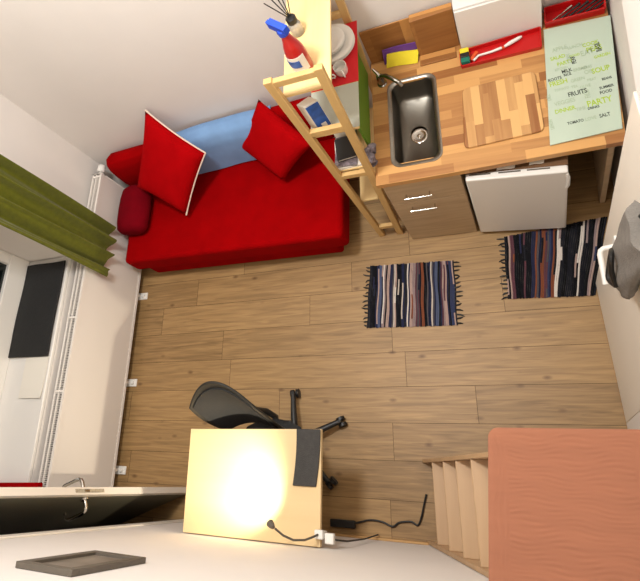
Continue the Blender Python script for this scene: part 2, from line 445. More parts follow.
for y in (1.36, .62, -.045):
    b = MB(); b.box((-3.075, y-.012, 0.012), (-3.03, y+.012, RZ0+.01)); b.box((-3.075, y-.03, 0), (-2.965, y+.03, .012)); b.tube([(-3.0, y, .0), (-3.0, y, .03)], .014, 12)
    b.build('foot', M_plastic, R, bevel=.003)
b = MB(); b.lathe((-3.05, RY1, .72), [(.012, 0), (.012, .03), (.03, .032), (.034, .05), (.032, .085), (.026, .095)], 20, 'Y')
b.build('thermostat_knob', M_plastic, R)
b = MB(); b.tube([(-3.05, RY1, .15), (-3.05, RY1+.05, .15), (-3.05, RY1+.055, .12), (-3.05, RY1+.055, .0)], .009, 10); b.lathe((-3.05, RY1+.0, .15), [(.016, 0), (.016, .04)], 12, 'Y')
b.build('pipe', M_chrome, R)

# ------------------------------------------------------------------ curtain with rod
cu = thing('curtain', 'olive green curtain hanging over the far end of the radiator', 'curtain', (-2.94, 1.58, .58))
def cfn(u, v):
    z = lerp(.585, 2.75, v)
    y = lerp(1.345, 1.76+.05*v, u)
    a = u*2*PI*3.1
    x = -2.945+.040*math.sin(a+.5*math.sin(v*2.2))*(1-.15*v)+.012*math.sin(a*2.3+1.3)
    z += .012*math.sin(a*1.3)*(1-v)
    return (x, y+.01*math.sin(v*4+a), z)
b = MB(); b.sheet(cfn, 72, 26, .004); b.build('fabric', M_green, cu, ang=80)
b = MB(); b.tube([(-2.95, .1, 2.78), (-2.95, 1.95, 2.78)], .012, 12); b.lathe((-2.95, 1.95, 2.78), [(.02, 0), (.026, .02), (.02, .045)], 14, 'Y'); b.box((XL, 1.9, 2.765), (-2.95, 1.92, 2.795))
b.build('rod', M_frameg, cu)

# ------------------------------------------------------------------ things on the sill
def fold(u, v):
    x = lerp(-3.565, -3.165, u); y = lerp(.695, 1.43, v)
    x += (-.03 if u < .5 else 0)*0
    return V((x-.06*(1-v)*0, y, .80+.006+.006*math.sin(u*7+v*3)*math.sin(v*5)))
b = MB(); b.sheet(lambda u, v: fold(u, v)+V((0.07*(1-u)*(v < .62)*0, 0, .006)), 14, 18, .014)
tag(b.build('folded_cloth', M_black, bevel=.003), 'black cloth spread flat on the white window sill', 'cloth')
b = MB(); b.sheet(lambda u, v: (lerp(-3.385, -3.165, u), lerp(.40, .69, v), .7995+.004+.012*(1-v)**6*u), 8, 8, .004)
tag(b.build('paper_sheet', M_paper), 'white paper sheet lying on the sill beside the black cloth', 'paper')
b = MB()
b.prism([(-3.52, -.228), (-3.0, -.20), (-3.0, -.137), (-3.52, -.165)], .80, .86)
tag(b.build('red_folder', M_red, bevel=.01), 'red cloth bundle at the near end of the sill behind the ajar door', 'cloth')

# ------------------------------------------------------------------ sofa
so = thing('sofa', 'low red sofa bed along the back wall beside the radiator', 'sofa', (-2, 1.9, 0))
rotw = math.atan(.04)
b = MB(); b.prism([(-2.86, 1.545), (-1.17, 1.525), (-1.17, 2.33), (-2.86, 2.27)], .035, .24); b.build('base', M_red, so, bevel=.025, seg=3)
b = MB(); b.prism([(-2.925, 1.515), (-1.07, 1.49), (-1.05, 2.30), (-2.925, 2.24)], .225, .425); b.build('mattress', M_red, so, bevel=.035, seg=4)
bprof = [(.03, .40), (.165, .40), (.182, .50), (.182, .62), (.17, .74), (.14, .80), (.09, .82), (.045, .80), (.025, .70), (.02, .55)]
def backfn(x0, x1, off=0, nu=24, endr=.09):
    def f(u, v):
        x = lerp(x0, x1, u)
        k = v*len(bprof); i = int(k) % len(bprof); t = k-int(k)
        A = bprof[i]; B = bprof[(i+1) % len(bprof)]
        dd, z = lerp(A[0], B[0], t), lerp(A[1], B[1], t)
        e = min((x-x0), (x1-x))
        s = 1 if e > endr else math.sqrt(max(0.02, 1-((endr-e)/endr)**2))
        cd, cz = .11, .60
        dd = cd+(dd-cd)*s; zz = cz+(z-cz)*s
        return V((x, wyb(x)-dd, zz))
    return f
b = MB(); f = backfn(-2.99, -1.06)
nu, nv = 40, 30
g = [[b.bm.verts.new(f(i/nu, j/nv)) for j in range(nv)] for i in range(nu+1)]
for i in range(nu):
    for j in range(nv): b.bm.faces.new((g[i][j], g[i+1][j], g[i+1][(j+1) % nv], g[i][(j+1) % nv]))
b.bm.faces.new(g[0][::-1]); b.bm.faces.new(g[-1])
b.build('backrest', M_red, so, ang=70)
for x, y in ((-2.8, 1.6), (-1.23, 1.58), (-2.8, 2.2), (-1.23, 2.26)):
    MB().lathe((x, y, 0), [(.022, 0), (.026, .04)], 14).build('foot', M_blackp, so)
# blue blanket over the backrest
tp = [(.202, .445), (.2, .50), (.197, .62), (.188, .74), (.153, .812), (.09, .836), (.035, .815)]
def blf(u, v):
    x = lerp(-2.36, -1.46, u)
    k = v*(len(tp)-1); i = min(int(k), len(tp)-2); t = k-i
    dd, z = lerp(tp[i][0], tp[i+1][0], t), lerp(tp[i][1], tp[i+1][1], t)
    z += .012*math.sin(u*PI)*(v > .5)+.004*math.sin(u*13+v*4)
    return V((x+.02*math.sin(v*3), wyb(x)-dd-.005-.004*math.sin(u*9), z))
b = MB(); b.sheet(blf, 26, 20, .008)
tag(b.build('blanket', M_blue, ang=80), 'light blue blanket draped over the red sofa backrest', 'blanket')

def cushion(name, C4, T, label, cat, m, piping=None, n=18, parts=True):
    A, B, C, D = [V(c) for c in C4]
    nn = ((B-A).cross(D-A)+(C-B).cross(A-B)).normalized()
    def f(s):
        def g(u, v):
            pu, pv = 2*u-1, 2*v-1
            h = ((1-pu**4)*(1-pv**4))**.5*T/2
            inx = .045*(1-pu*pu)*pv; iny = .045*(1-pv*pv)*pu
            p = bil(A, B, C, D, min(1, max(0, u-iny*.6)), min(1, max(0, v-inx*.6)))
            return p+nn*h*s
        return g
    b = MB(); top = b.grid(f(1), n, n)
    bot = b.grid(f(-1), n, n)
    bmesh.ops.remove_doubles(b.bm, verts=b.bm.verts, dist=.0005)
    t = thing(name, label, cat, (A+B+C+D)/4)
    b.build('cover', m, t, ang=100)
    if piping:
        for edge in piping:
            pts = []
            for k in range(n+1):
                q = k/n; u, v = {'t': (q, 1), 'b': (q, 0), 'l': (0, q), 'r': (1, q)}[edge]
                pts.append(f(0)(u, v))
            MB().tube(pts, .0065, 6).build('piping', M_piping, t)
    return t
cushion('cushion', [(-2.66, 2.03, .70), (-2.30, 1.815, .50), (-1.965, 2.12, .82), (-2.30, 2.37, 1.15)], .15,
        'large red cushion with pale piping standing tilted against the sofa backrest', 'cushion', M_red2, piping='tr')
cushion('cushion', [(-1.82, 2.28, .60), (-1.475, 1.955, .505), (-1.14, 2.03, .78), (-1.495, 2.385, .93)], .13,
        'red cushion leaning diamond-wise beside the wooden shelf', 'cushion', M_red2)
# plush bolster
b = MB(); b.lathe((-2.80, 1.93, .525), [(.02, -.205), (.07, -.20), (.093, -.17), (.10, -.1), (.102, 0), (.10, .1), (.093, .17), (.07, .2), (.02, .205)], 24, 'Y')
bo = b.build('bolster', M_maroon, ang=80); bo.scale = (1.45, 1, 1); tag(bo, 'small dark maroon pillow on the sofa end next to the radiator', 'pillow')

# ------------------------------------------------------------------ pine shelf unit
sh = thing('shelf_unit', 'open pine shelf unit with ladder side between sofa and kitchen worktop', 'shelf', (-.8, 2.0, 0))
ZT = 1.93
def lx(z): return lerp(-.895, -.935, z/ZT)
def rx(z): return lerp(-.766, -.690, z/ZT)
for yy in (1.645, 2.395):
    for fx in (lx, rx):
        b = MB(); w_ = .021
        b.hexa([(fx(0)-w_, yy-.016, 0), (fx(0)+w_, yy-.016, 0), (fx(0)+w_, yy+.016, 0), (fx(0)-w_, yy+.016, 0), (fx(ZT)-w_, yy-.016, ZT), (fx(ZT)+w_, yy-.016, ZT), (fx(ZT)+w_, yy+.016, ZT), (fx(ZT)-w_, yy+.016, ZT)])
        b.build('upright', M_pine, sh, bevel=.003)
    for z in (.15, .95, 1.45, 1.90):
        hh = .02
        MB().box((lx(z)+.02, yy-.014, z-hh), (rx(z)-.02, yy+.014, z+hh)).build('rung', M_pine, sh, bevel=.003)
for z, x0, x1 in ((1.77, -.925, -.685), (1.385, -.93, -.665), (.98, -.925, -.755), (.55, -.90, -.785)):
    yb_ = 2.44
    MB().prism([(x0, 1.665), (x1, 1.665), (x1, 2.375), (x0, 2.375)], z-.018, z).build('shelf_board', M_piney, sh, bevel=.002)
# items on top: spray bottle, diffuser
sp = thing('spray_bottle', 'red spray bottle with blue trigger standing on the top shelf', 'bottle', (-.815, 1.80, 1.77))
ax = V((-.815, 1.80, 1.77))
b = MB(); b.lathe(ax, [(.036, 0), (.04, .012), (.041, .09), (.038, .13), (.030, .165), (.022, .19), (.017, .215), (.017, .225)], 24); ob = b.build('bottle_body', M_spray, sp)
b = MB()
def lab(u, v):
    a = lerp(-PI*.95, -PI*.2, u); return ax+V((.0425*math.cos(a), .0425*math.sin(a), lerp(.03, .12, v)))
b.sheet(lab, 14, 4, .001); lb = b.build('bottle_label', M_paper, sp)
b = MB()
def lab2(u, v):
    a = lerp(-PI*.85, -PI*.4, u); return ax+V((.0436*math.cos(a), .0436*math.sin(a), lerp(.06, .10, v)))
b.sheet(lab2, 10, 3, .001); b.build('label_print', M_blueb, lb)
b = MB(); b.lathe(ax+V((0, 0, .222)), [(.02, 0), (.02, .025), (.014, .03)], 16)
hd = ax+V((0, 0, .255)); dr = V((-.75, .66, 0)).normalized()
b.bar(hd-dr*.03, hd+dr*.065, .026, .034); b.bar(hd+dr*.06, hd+dr*.078, .016, .018); b.tube([hd+dr*.03-V((0, 0, .015)), hd+dr*.045-V((0, 0, .05)), hd+dr*.04-V((0, 0, .075))], [.007, .006, .004], 8)
b.build('trigger_head', M_sprayb, sp, bevel=.004)
sp.scale = (1.2, 1.2, 1.12)
df = thing('reed_diffuser', 'small glass jar with black reed sticks on the top shelf', 'diffuser', (-.83, 2.02, 1.77))
c = V((-.85, 2.03, 1.77))
MB().lathe(c, [(.03, 0), (.033, .006), (.033, .06), (.026, .075), (.02, .08)], 24).build('jar', M_glassj, df)
MB().lathe(c+V((0, 0, .08)), [(.024, 0), (.026, .004), (.026, .03), (.02, .036)], 20).build('collar', M_blackp, df)
for dx, dy in ((-.06, .03), (-.02, .09), (.03, .08), (-.07, -.02), (-.04, .06)):
    MB().tube([c+V((0, 0, .1)), c+V((dx, dy, .26))], .0028, 6).build('reed', M_blackp, df)
# second shelf: mats, plates, cups
zs = 1.385
tag(MB().box((-.928, 1.955, zs), (-.658, 2.372, zs+.004)).build('place_mat', M_redmat, bevel=.001), 'red place mat under the plates on the shelf', 'mat')
tag(MB().box((-.928, 1.668, zs), (-.660, 1.95, zs+.004)).build('place_mat', M_greymat, bevel=.001), 'grey place mat on the front half of the shelf', 'mat')
def plate(cx, cy, z, r, label, m=M_porc):
    b = MB(); b.lathe((cx, cy, z), [(.01, 0), (r*.6, 0), (r*.66, .004), (r*.98, .016), (r, .019), (r*.97, .020), (r*.66, .008), (r*.6, .005), (.01, .005)], 40)
    return tag(b.build('plate', m, ang=60), label, 'plate', 'white plates stacked on the red mat')
pz = zs+.004
for k in range(4): plate(-.80, 2.225, pz+.0065*k, .135, 'large white dinner plate in the stack on the red mat')
for k in range(3): plate(-.812, 2.23, pz+.027+.0065*k, .098, 'smaller white side plate on top of the plate stack')
def mug(x, y, a, label):
    t = thing('mug', label, 'mug', (x, y, pz))
    MB().lathe((x, y, pz), [(.02, 0), (.03, .002), (.036, .02), (.037, .06), (.034, .06), (.033, .02), (.01, .008)], 24).build('cup', M_porc, t, ang=60)
    dd = V((math.cos(a), math.sin(a), 0)); c0 = V((x, y, pz+.034))
    MB().tube([c0+dd*.034+V((0, 0, .016)), c0+dd*.055+V((0, 0, .014)), c0+dd*.062, c0+dd*.055-V((0, 0, .014)), c0+dd*.034-V((0, 0, .016))], .0045, 8).build('handle', M_porc, t)
mug(-.745, 2.035, -1.2, 'white mug just in front of the plates on the red mat')
mug(-.835, 2.012, -.3, 'white mug half hidden beside the shelf top edge')
# detergent box on the grey mat
dt = thing('detergent_carton', 'blue and white detergent carton standing on the grey mat', 'carton', (-.87, 1.72, pz))
b = MB(); b.prism([(-.912, 1.70), (-.868, 1.672), (-.80, 1.70), (-.845, 1.735)], pz, pz+.25); b.build('carton', M_paper, dt, bevel=.003)
b = MB(); A, B = V((-.866, 1.6715, 0)), V((-.802, 1.6980, 0)); nn = V((.38, -.92, 0)).normalized()*.001
b.hexa([A+nn+V((0, 0, pz+.03)), B+nn+V((0, 0, pz+.03)), B+V((0, 0, pz+.03)), A+V((0, 0, pz+.03)), A+nn+V((0, 0, pz+.24)), B+nn+V((0, 0, pz+.24)), B+V((0, 0, pz+.24)), A+V((0, 0, pz+.24))])
lb = b.build('front_print', M_blueb, dt)
b = MB(); A2 = lerp(A, B, .35); B2 = lerp(A, B, .75); n2 = nn*1.8
b.hexa([A2+n2+V((0, 0, pz+.04)), B2+n2+V((0, 0, pz+.04)), B2+V((0, 0, pz+.04)), A2+V((0, 0, pz+.04)), A2+n2+V((0, 0, pz+.075)), B2+n2+V((0, 0, pz+.075)), B2+V((0, 0, pz+.075)), A2+V((0, 0, pz+.075))])
b.build('white_patch', M_paper, lb)
# third shelf: books and papers
zb = .98
def book(x0, y0, x1, y1, z, t, m, rot, label, pages=True, name='book'):
    o = thing(name, label, 'book', ((x0+x1)/2, (y0+y1)/2, z))
    MB().box((x0, y0, z), (x1, y1, z+t*.16), rot).box((x0, y0, z+t*.84), (x1, y1, z+t), rot).build('cover', m, o)
    MB().box((x0+.004, y0+.004, z+t*.16), (x1-.004, y1-.004, z+t*.84), rot).build('pages', M_paper, o)
book(-.92, 1.67, -.77, 1.865, zb, .018, M_paper, .05, 'pale magazine at the bottom of the pile on the shelf')
book(-.915, 1.675, -.78, 1.86, zb+.018, .014, M_mag, -.08, 'mottled magazine under the black book')
book(-.905, 1.71, -.79, 1.86, zb+.032, .022, M_blackp, .12, 'black book on top of the pile on the shelf')
book(-.92, 1.885, -.79, 2.06, zb, .10, M_mag, .0, 'thick purple-grey album lying behind the book pile')
# rolled bag between shelf and worktop
# green panel between shelf and worktop
tag(MB().box((-.742, 1.83, .90), (-.728, 2.40, 1.2)).build('green_board', M_leaf, bevel=.002), 'green plastic board standing on edge between shelf and worktop', 'board')
b = MB(); b.sheet(lambda u, v: (lerp(-.744, -.70, u)+.01*math.sin(v*9), lerp(1.70, 1.815, v), .94+.012*math.sin(u*7+1)*math.sin(v*11+.5)), 10, 16, .045)
tag(b.build('packet', M_mag, bevel=.004), 'crumpled purple-grey packet on the worktop corner beside the shelf', 'packet')

# ------------------------------------------------------------------ kitchen
CZ0, CZ1 = .865, .905
FL, FR, BR, BL = (-.706, 1.566), (.535, 1.578), (.60, 2.50), (-.706, 2.455)
hx0, hx1, hy0, hy1 = -.590, -.340, 1.685, 2.245
wt = thing('worktop', 'butcher block kitchen worktop with inset sink along the back wall', 'worktop', (-.1, 2.0, CZ0))
b = MB()
# one slab with a rectangular cut-out for the sink, as four pieces meeting flush
b.prism([FL, (hx0, FL[1]), (hx0, BL[1]), BL], CZ0, CZ1)
b.prism([(hx0, FL[1]), (hx1, FL[1]), (hx1, hy0), (hx0, hy0)], CZ0, CZ1)
b.prism([(hx0, hy1), (hx1, hy1), (hx1, BL[1]+.01), (hx0, BL[1])], CZ0, CZ1)
b.prism([(hx1, FL[1]), FR, BR, (hx1, BL[1]+.01)], CZ0, CZ1)
b.build('slab', M_counter, wt)
# splash boards
for x0, x1, y0, y1, z1, lbl in ((-.70, -.40, 2.448, 2.46, 1.20, 'flat'), (-.40, -.165, 2.405, 2.46, 1.22, 'thick')):
    MB().prism([(x0, y0), (x1, y0+.01), (x1, y1+.004), (x0, y1)], CZ1, z1).build('splash_board', M_splash, wt, bevel=.002)
MB().box((-.40, 2.33, CZ1), (-.19, 2.405, CZ1+.012)).build('ledge', M_splash, wt, bevel=.002)

# sink
sk = thing('sink', 'rectangular steel sink with rounded corners set in the worktop', 'sink', (-.465, 1.965, .75))
cx, cy = -.465, 1.965
rings = []
b = MB()
def ring(hx, hy, r, z): return [b.bm.verts.new((x, y, z)) for x, y in rrect(cx, cy, hx, hy, r)]
R_ = [ring(.147, .307, .06, CZ1+.0005), ring(.146, .306, .06, CZ1+.004), ring(.128, .288, .052, CZ1+.004), ring(.121, .281, .05, CZ1-.006)]
for i in range(len(R_)-1):
    n = len(R_[i])
    for k in range(n): b.bm.faces.new((R_[i][k], R_[i][(k+1) % n], R_[i+1][(k+1) % n], R_[i+1][k]))
b.build('rim', M_steel, sk, ang=60)
b = MB()
R_ = [ring(.121, .281, .05, CZ1-.006), ring(.119, .279, .05, CZ1-.02), ring(.112, .262, .05, .765), ring(.10, .245, .05, .748), ring(.05, .05, .05, .744)]
for i in range(len(R_)-1):
    n = len(R_[i])
    for k in range(n): b.bm.faces.new((R_[i][k], R_[i][(k+1) % n], R_[i+1][(k+1) % n], R_[i+1][k]))
b.build('basin', M_steel2, sk, ang=60)
b = MB(); b.lathe((cx, cy-.02, .743), [(.05, 0), (.052, .004), (.046, .007), (.036, .003), (.03, .002), (.012, .002), (.011, .008), (.004, .01)], 28)
b.build('drain', M_chrome, sk, ang=60)
M_tap = mat('tap_steel', (150, 146, 138), .25, metal=1)
fa = thing('faucet', 'chrome mixer tap at the back left corner of the sink', 'faucet', (-.635, 2.30, CZ1))
c = V((-.638, 2.275, CZ1))
MB().lathe(c, [(.03, 0), (.03, .006), (.023, .01), (.022, .07), (.019, .085)], 20).build('body', M_tap, fa)
MB().tube([c+V((0, 0, .06)), c+V((.02, -.02, .10)), c+V((.05, -.05, .13)), c+V((.09, -.09, .14)), c+V((.125, -.12, .13)), c+V((.135, -.13, .105))], .0135, 12).build('spout', M_tap, fa)
MB().tube([c+V((0, 0, .085)), c+V((-.005, .005, .10)), c+V((-.03, .03, .125))], [.015, .012, .006], 12).build('lever', M_chrome, fa)

# base cabinet
kc = thing('base_cabinet', 'grey-brown oak base cabinet with drawer under the sink', 'cabinet', (-.475, 1.9, 0))
b = MB(); t = .018
KX0, KX1, KY0, KY1 = -.682, -.245, 1.592, 2.30
b.box((KX0, KY0, .0), (KX0+t, KY1, .86)).box((KX1-t, KY0, .0), (KX1, KY1, .86)).box((KX0+t, KY1-t, .05), (KX1-t, KY1, .86)).box((KX0+t, KY0+.05, .06), (KX1-t, KY1-t, .078)).box((KX0+t, KY0+.03, 0), (KX1-t, KY0+.048, .07))
b.build('body', M_oak, kc)
dr_ = MB().box((KX0+.002, KY0-.018, .60), (KX1-.002, KY0-.001, .855)).build('drawer', M_oak, kc, bevel=.002)
do_ = MB().box((KX0+.002, KY0-.018, .006), (KX1-.002, KY0-.001, .596)).build('door', M_oak, kc, bevel=.002)
def barh(x0, x1, z, par):
    y = KY0-.018
    b = MB(); b.tube([(x0, y-.03, z), (x1, y-.03, z)], .006, 10)
    for x in (x0+.012, x1-.012): b.tube([(x, y, z), (x, y-.03, z)], .004, 8)
    b.build('handle', M_chrome, par)
barh(-.585, -.425, .715, dr_); barh(-.585, -.425, .535, do_)

# fridge
fr = thing('fridge', 'small white undercounter fridge with plain door', 'fridge', (.025, 1.53, 0))
FX0, FX1, FY0 = -.226, .276, 1.525
MB().box((FX0, FY0+.05, .03), (FX1, 2.08, .798)).build('body', M_white, fr, bevel=.006)
MB().box((FX0-.002, FY0+.044, .797), (FX1+.002, 2.085, .818)).build('top', M_oakdark, fr, bevel=.003)
dd_ = MB().box((FX0, FY0, .045), (FX1, FY0+.045, .818)).build('door', M_white, fr, bevel=.009, seg=3)
b = MB(); b.box((FX0+.02, FY0+.028, .819), (FX0+.13, FY0+.036, .8205)).box((FX0+.17, FY0+.028, .819), (FX0+.28, FY0+.036, .8205)).box((FX0+.31, FY0+.028, .819), (FX0+.42, FY0+.036, .8205))
b.build('trim_slot', M_frameg, dd_)
b = MB(); b.tube([(FX1-.006, FY0+.006, .79), (FX1+.001, FY0-.002, .76), (FX1+.001, FY0-.003, .67), (FX1-.006, FY0+.004, .63)], .009, 10)
b.build('handle', M_white, dd_)
for x in (FX0+.05, FX1-.05): MB().lathe((x, FY0+.09, 0), [(.02, 0), (.02, .008), (.012, .01), (.012, .035)], 14).build('foot', M_plastic, fr)
fr.rotation_euler.z = math.radians(-5)
# white crumpled papers on the fridge
for i, (x, dx) in enumerate(((-.06, .09), (.10, .07))):
    b = MB(); b.sheet(lambda u, v: (lerp(x, x+dx, u)+.02*v, lerp(1.575, 1.66, v)+.0*x, .826+.004*math.sin(u*6)+.003*math.cos(v*5)), 6, 6, .003)
    tag(b.build('paper_scrap', M_paper), ('left white paper scrap' if i == 0 else 'right, smaller white paper scrap')+' sticking out above the fridge door', 'paper')
# under-counter side: panel, leg, back panel
tag(MB().prism([(.485, 1.66), (.515, 1.66), (.56, 2.42), (.53, 2.42)], 0, CZ0).build('support_panel', M_oak, bevel=.003), 'upright wooden panel carrying the right end of the worktop', 'panel')
tag(MB().box((.29, 2.30, .001), (.485, 2.325, .62)).build('brown_panel', M_oakdark, bevel=.003), 'dark brown board standing under the worktop right of the fridge', 'board')

# cutting board of glass with printed words
gb = thing('glass_board', 'pale green glass cutting board printed with food words', 'cutting board', (.4, 2.0, CZ1))
Q = [(.207, 1.622), (.530, 1.645), (.597, 2.345), (.278, 2.362)]
gz0, gz1 = CZ1+.004, CZ1+.012
MB().prism(Q, gz0, gz1).build('glass_plate', M_mint, gb, bevel=.002)
for u, v in ((.1, .08), (.9, .08), (.9, .92), (.1, .92)):
    p = bil((*Q[0], 0), (*Q[1], 0), (*Q[2], 0), (*Q[3], 0), u, v); MB().lathe((p.x, p.y, CZ1), [(.01, 0), (.01, .004)], 12).build('rubber_foot', M_blackp, gb)
words = [  # text, u, v, width, style, rotation
    ('PARTY', .563, .235, .111, 'g', 0), ('FRUITS', .306, .354, .087, 'd', 0), ('TOMATO', .267, .127, .074, 'd', 0), ('LOVE', .516, .124, .050, 'l', 0), ('SALT', .714, .125, .048, 'd', 0),
    ('DINNER', .103, .239, .0945, 'g', 0), ('TIME', .402, .221, .045, 'l', 0), ('DRINKS', .565, .211, .051, 'd', 0), ('VEGGIES', .102, .303, .0976, 'l', 0), ('SUMMER', .75, .358, .0637, 'd', 0),
    ('FOOD', .749, .316, .054, 'd', 0), ('GREEN', .358, .471, .0635, 'l', 0), ('ROOTS', .029, .519, .064, 'd', 0), ('FRESH', .047, .474, .083, 'g', 0), ('TOMATO', .115, .423, .068, 'l', 0),
    ('MEAT', .591, .449, .04, 'l', 0), ('BEANS', .793, .43, .0435, 'd', 0), ('PARTY', .178, .639, .0744, 'g', 0), ('SALAD', .082, .699, .072, 'g', 0), ('APPLE', .118, .772, .072, 'l', 0),
    ('SOUP', .666, .505, .083, 'g', 0), ('BREAD', .402, .558, .0646, 'l', 0), ('LUNCH', .345, .766, .07, 'l', 0), ('COOK', .566, .756, .077, 'g', 0), ('HERBS', .512, .56, .051, 'l', 0),
    ('MILK', .237, .567, .049, 'd', 0), ('RICE', .262, .538, .035, 'd', 0), ('GARDEN', .712, .633, .075, 'g', 0), ('GOOD', .36, .69, .05, 'g', 0), ('CORN', .40, .645, .06, 'l', PI/2),
    ('BASIL', .83, .69, .06, 'd', PI/2), ('PEAR', .46, .63, .05, 'd', PI/2), ('LEMON', .08, .12, .06, 'l', PI/2), ('OLIVE', .48, .40, .05, 'l', 0), ('FIGS', .62, .31, .05, 'l', PI/2), ('TEA', .36, .42, .03, 'l', 0),
    ('EAT', .53, .68, .06, 'l', 0), ('KITCHEN', .14, .60, .06, 'l', 0), ('DILL', .06, .36, .04, 'l', PI/2), ('PEAS', .62, .70, .07, 'g', 0), ('OIL', .56, .515, .04, 'l', 0)]
INK = {'d': M_inkd, 'g': M_inkg, 'l': M_inkl}
dg = bpy.context.evaluated_depsgraph_get()
for txt, u, v, sz, st, rt in words:
    cv = bpy.data.curves.new('w', 'FONT'); cv.body = txt; cv.size = 1.0; cv.extrude = .0004; cv.space_character = .95; cv.resolution_u = 2
    if st != 'l': cv.offset = .016
    to = bpy.data.objects.new('w', cv); COL.objects.link(to); bpy.context.view_layer.update()
    kk = sz/max(.001, to.dimensions.x)
    me_ = to.evaluated_get(bpy.context.evaluated_depsgraph_get()).to_mesh()
    o3 = bil((*Q[0], 0), (*Q[1], 0), (*Q[2], 0), (*Q[3], 0), u, v)
    ang_ = math.atan2(Q[1][1]-Q[0][1], Q[1][0]-Q[0][0])+rt
    Rz = Matrix.Rotation(ang_, 3, 'Z'); wb_ = MB(); tmp = wb_.bm
    vs = [tmp.verts.new(Rz @ V((q.co.x*kk, q.co.y*kk*1.3, q.co.z))+V((o3.x, o3.y, gz1+.0006))) for q in me_.vertices]
    for p in me_.polygons:
        try: tmp.faces.new([vs[i] for i in p.vertices])
        except ValueError: pass
    wb_.build('lettering', INK[st], gb)
    bpy.data.objects.remove(to); bpy.data.curves.remove(cv)
# wooden chopping board with upright staves
b = MB(); pts = []
CQ = [V((-.205, 1.695, 0)), V((.195, 1.715, 0)), V((.20, 2.10, 0)), V((-.18, 2.09, 0))]
for i in range(4):
    A, B, C = CQ[i-1], CQ[i], CQ[(i+1) % 4]; r = .035
    p0 = B+(A-B).normalized()*r; p2 = B+(C-B).normalized()*r
    for k in range(6):
        s = k/5; p = p0*(1-s)**2+B*2*s*(1-s)+p2*s*s; pts.append((p.x, p.y))
b.prism(pts, CZ1+.0005, CZ1+.014)
tag(b.build('chopping_board', M_chop, bevel=.004), 'wooden chopping board with vertical staves right of the sink', 'chopping board')

# cloths behind the sink
def card(name, A, B, C, D, th, m, label):
    b = MB(); b.sheet(lambda u, v: bil(A, B, C, D, u, v)+V((0, .004*math.sin(u*5), 0)), 10, 8, th)
    return tag(b.build(name, m), label, 'cloth')
card('sponge_cloth', (-.617, 2.415, .908), (-.385, 2.428, .908), (-.385, 2.438, 1.015), (-.605, 2.434, 1.02), .006, M_purple, 'purple sponge cloth behind the yellow one')
card('sponge_cloth', (-.606, 2.385, .908), (-.415, 2.368, .908), (-.395, 2.422, .965), (-.584, 2.42, .99), .008, M_yellow, 'yellow sponge cloth leaning in front of the purple one')

# white wall box
wb = thing('box_cabinet', 'white box cabinet on the worktop against the wall', 'cabinet', (.06, 2.43, CZ1))
MB().prism([(-.160, 2.392), (.276, 2.392), (.276, 2.49), (-.160, 2.47)], CZ1, 1.235).build('body', M_white, wb, bevel=.004)
MB().box((-.158, 2.378, CZ1+.003), (.274, 2.391, 1.222)).build('door', M_white, wb, bevel=.003)
# red tray with brush and sponge
def tray(Qd, h, label, nm='tray', slope=0):
    t = thing(nm, label, 'tray', (sum(q[0] for q in Qd)/4, sum(q[1] for q in Qd)/4, CZ1))
    b = MB(); b.prism(Qd, CZ1, CZ1+.004)
    for i in range(4):
        A, B = V((*Qd[i], 0)), V((*Qd[(i+1) % 4], 0)); dd = (B-A).normalized(); nn = V((-dd.y, dd.x, 0))
        b.hexa([A+V((0, 0, CZ1)), B+V((0, 0, CZ1)), B+nn*.005+V((0, 0, CZ1)), A+nn*.005+V((0, 0, CZ1)), A-nn*.004+V((0, 0, CZ1+h)), B-nn*.004+V((0, 0, CZ1+h)), B+nn*.002+V((0, 0, CZ1+h)), A+nn*.002+V((0, 0, CZ1+h))])
    b.build('shell', M_redp, t)
    return t
tray([(-.168, 2.240), (.250, 2.240), (.262, 2.372), (-.168, 2.345)], .03, 'red plastic tray with a white dish brush before the white cabinet')
tray([(.29, 2.375), (.575, 2.372), (.588, 2.478), (.30, 2.478)], .05, 'red plastic tray holding dark utensils in the right corner')
z0 = CZ1+.008
br = thing('dish_brush', 'white handled dish brush lying in the red tray', 'brush', (0, 2.3, z0))
MB().tube([(-.10, 2.265, z0+.01), (-.07, 2.29, z0+.012), (0, 2.292, z0+.014), (.055, 2.302, z0+.014)], [.007, .006, .007, .008], 8).build('handle', M_plastic, br)
MB().tube([(.07, 2.305, z0+.014), (.10, 2.318, z0+.016), (.15, 2.338, z0+.016), (.165, 2.344, z0+.016)], [.007, .011, .010, .005], 8).build('head', M_plastic, br)
MB().box((.055, 2.298, z0), (.072, 2.31, z0+.014)).build('joint', M_orange, br)
tag(MB().bar((-.115, 2.275, z0+.006), (-.075, 2.325, z0+.006), .022, .012).build('scraper', M_orange, bevel=.003), 'small orange scraper lying in the red tray', 'scraper')
spg = thing('sponge', 'layered dish sponge at the left end of the red tray', 'sponge', (-.15, 2.3, z0))
for i, m in enumerate((M_teal, M_blackp, M_yellow)):
    MB().box((-.168, 2.252+.034*i, CZ1+.005), (-.118, 2.284+.034*i, CZ1+.045)).build(('scourer', 'foam', 'cloth_layer')[i], m, spg, bevel=.004)
for k in range(6):
    x = .33+.04*k
    b = MB(); b.tube([(x, 2.40, CZ1+.02), (x+.05, 2.425, CZ1+.03), (x+.10, 2.455, CZ1+.035)], [.006, .005, .009], 8)
    tag(b.build('utensil', M_chrome if k < 1 else M_blackp), 'shiny utensil at the left of the corner tray' if k < 1 else 'dark kitchen utensil in the corner tray', 'utensil', 'utensils in the corner tray')

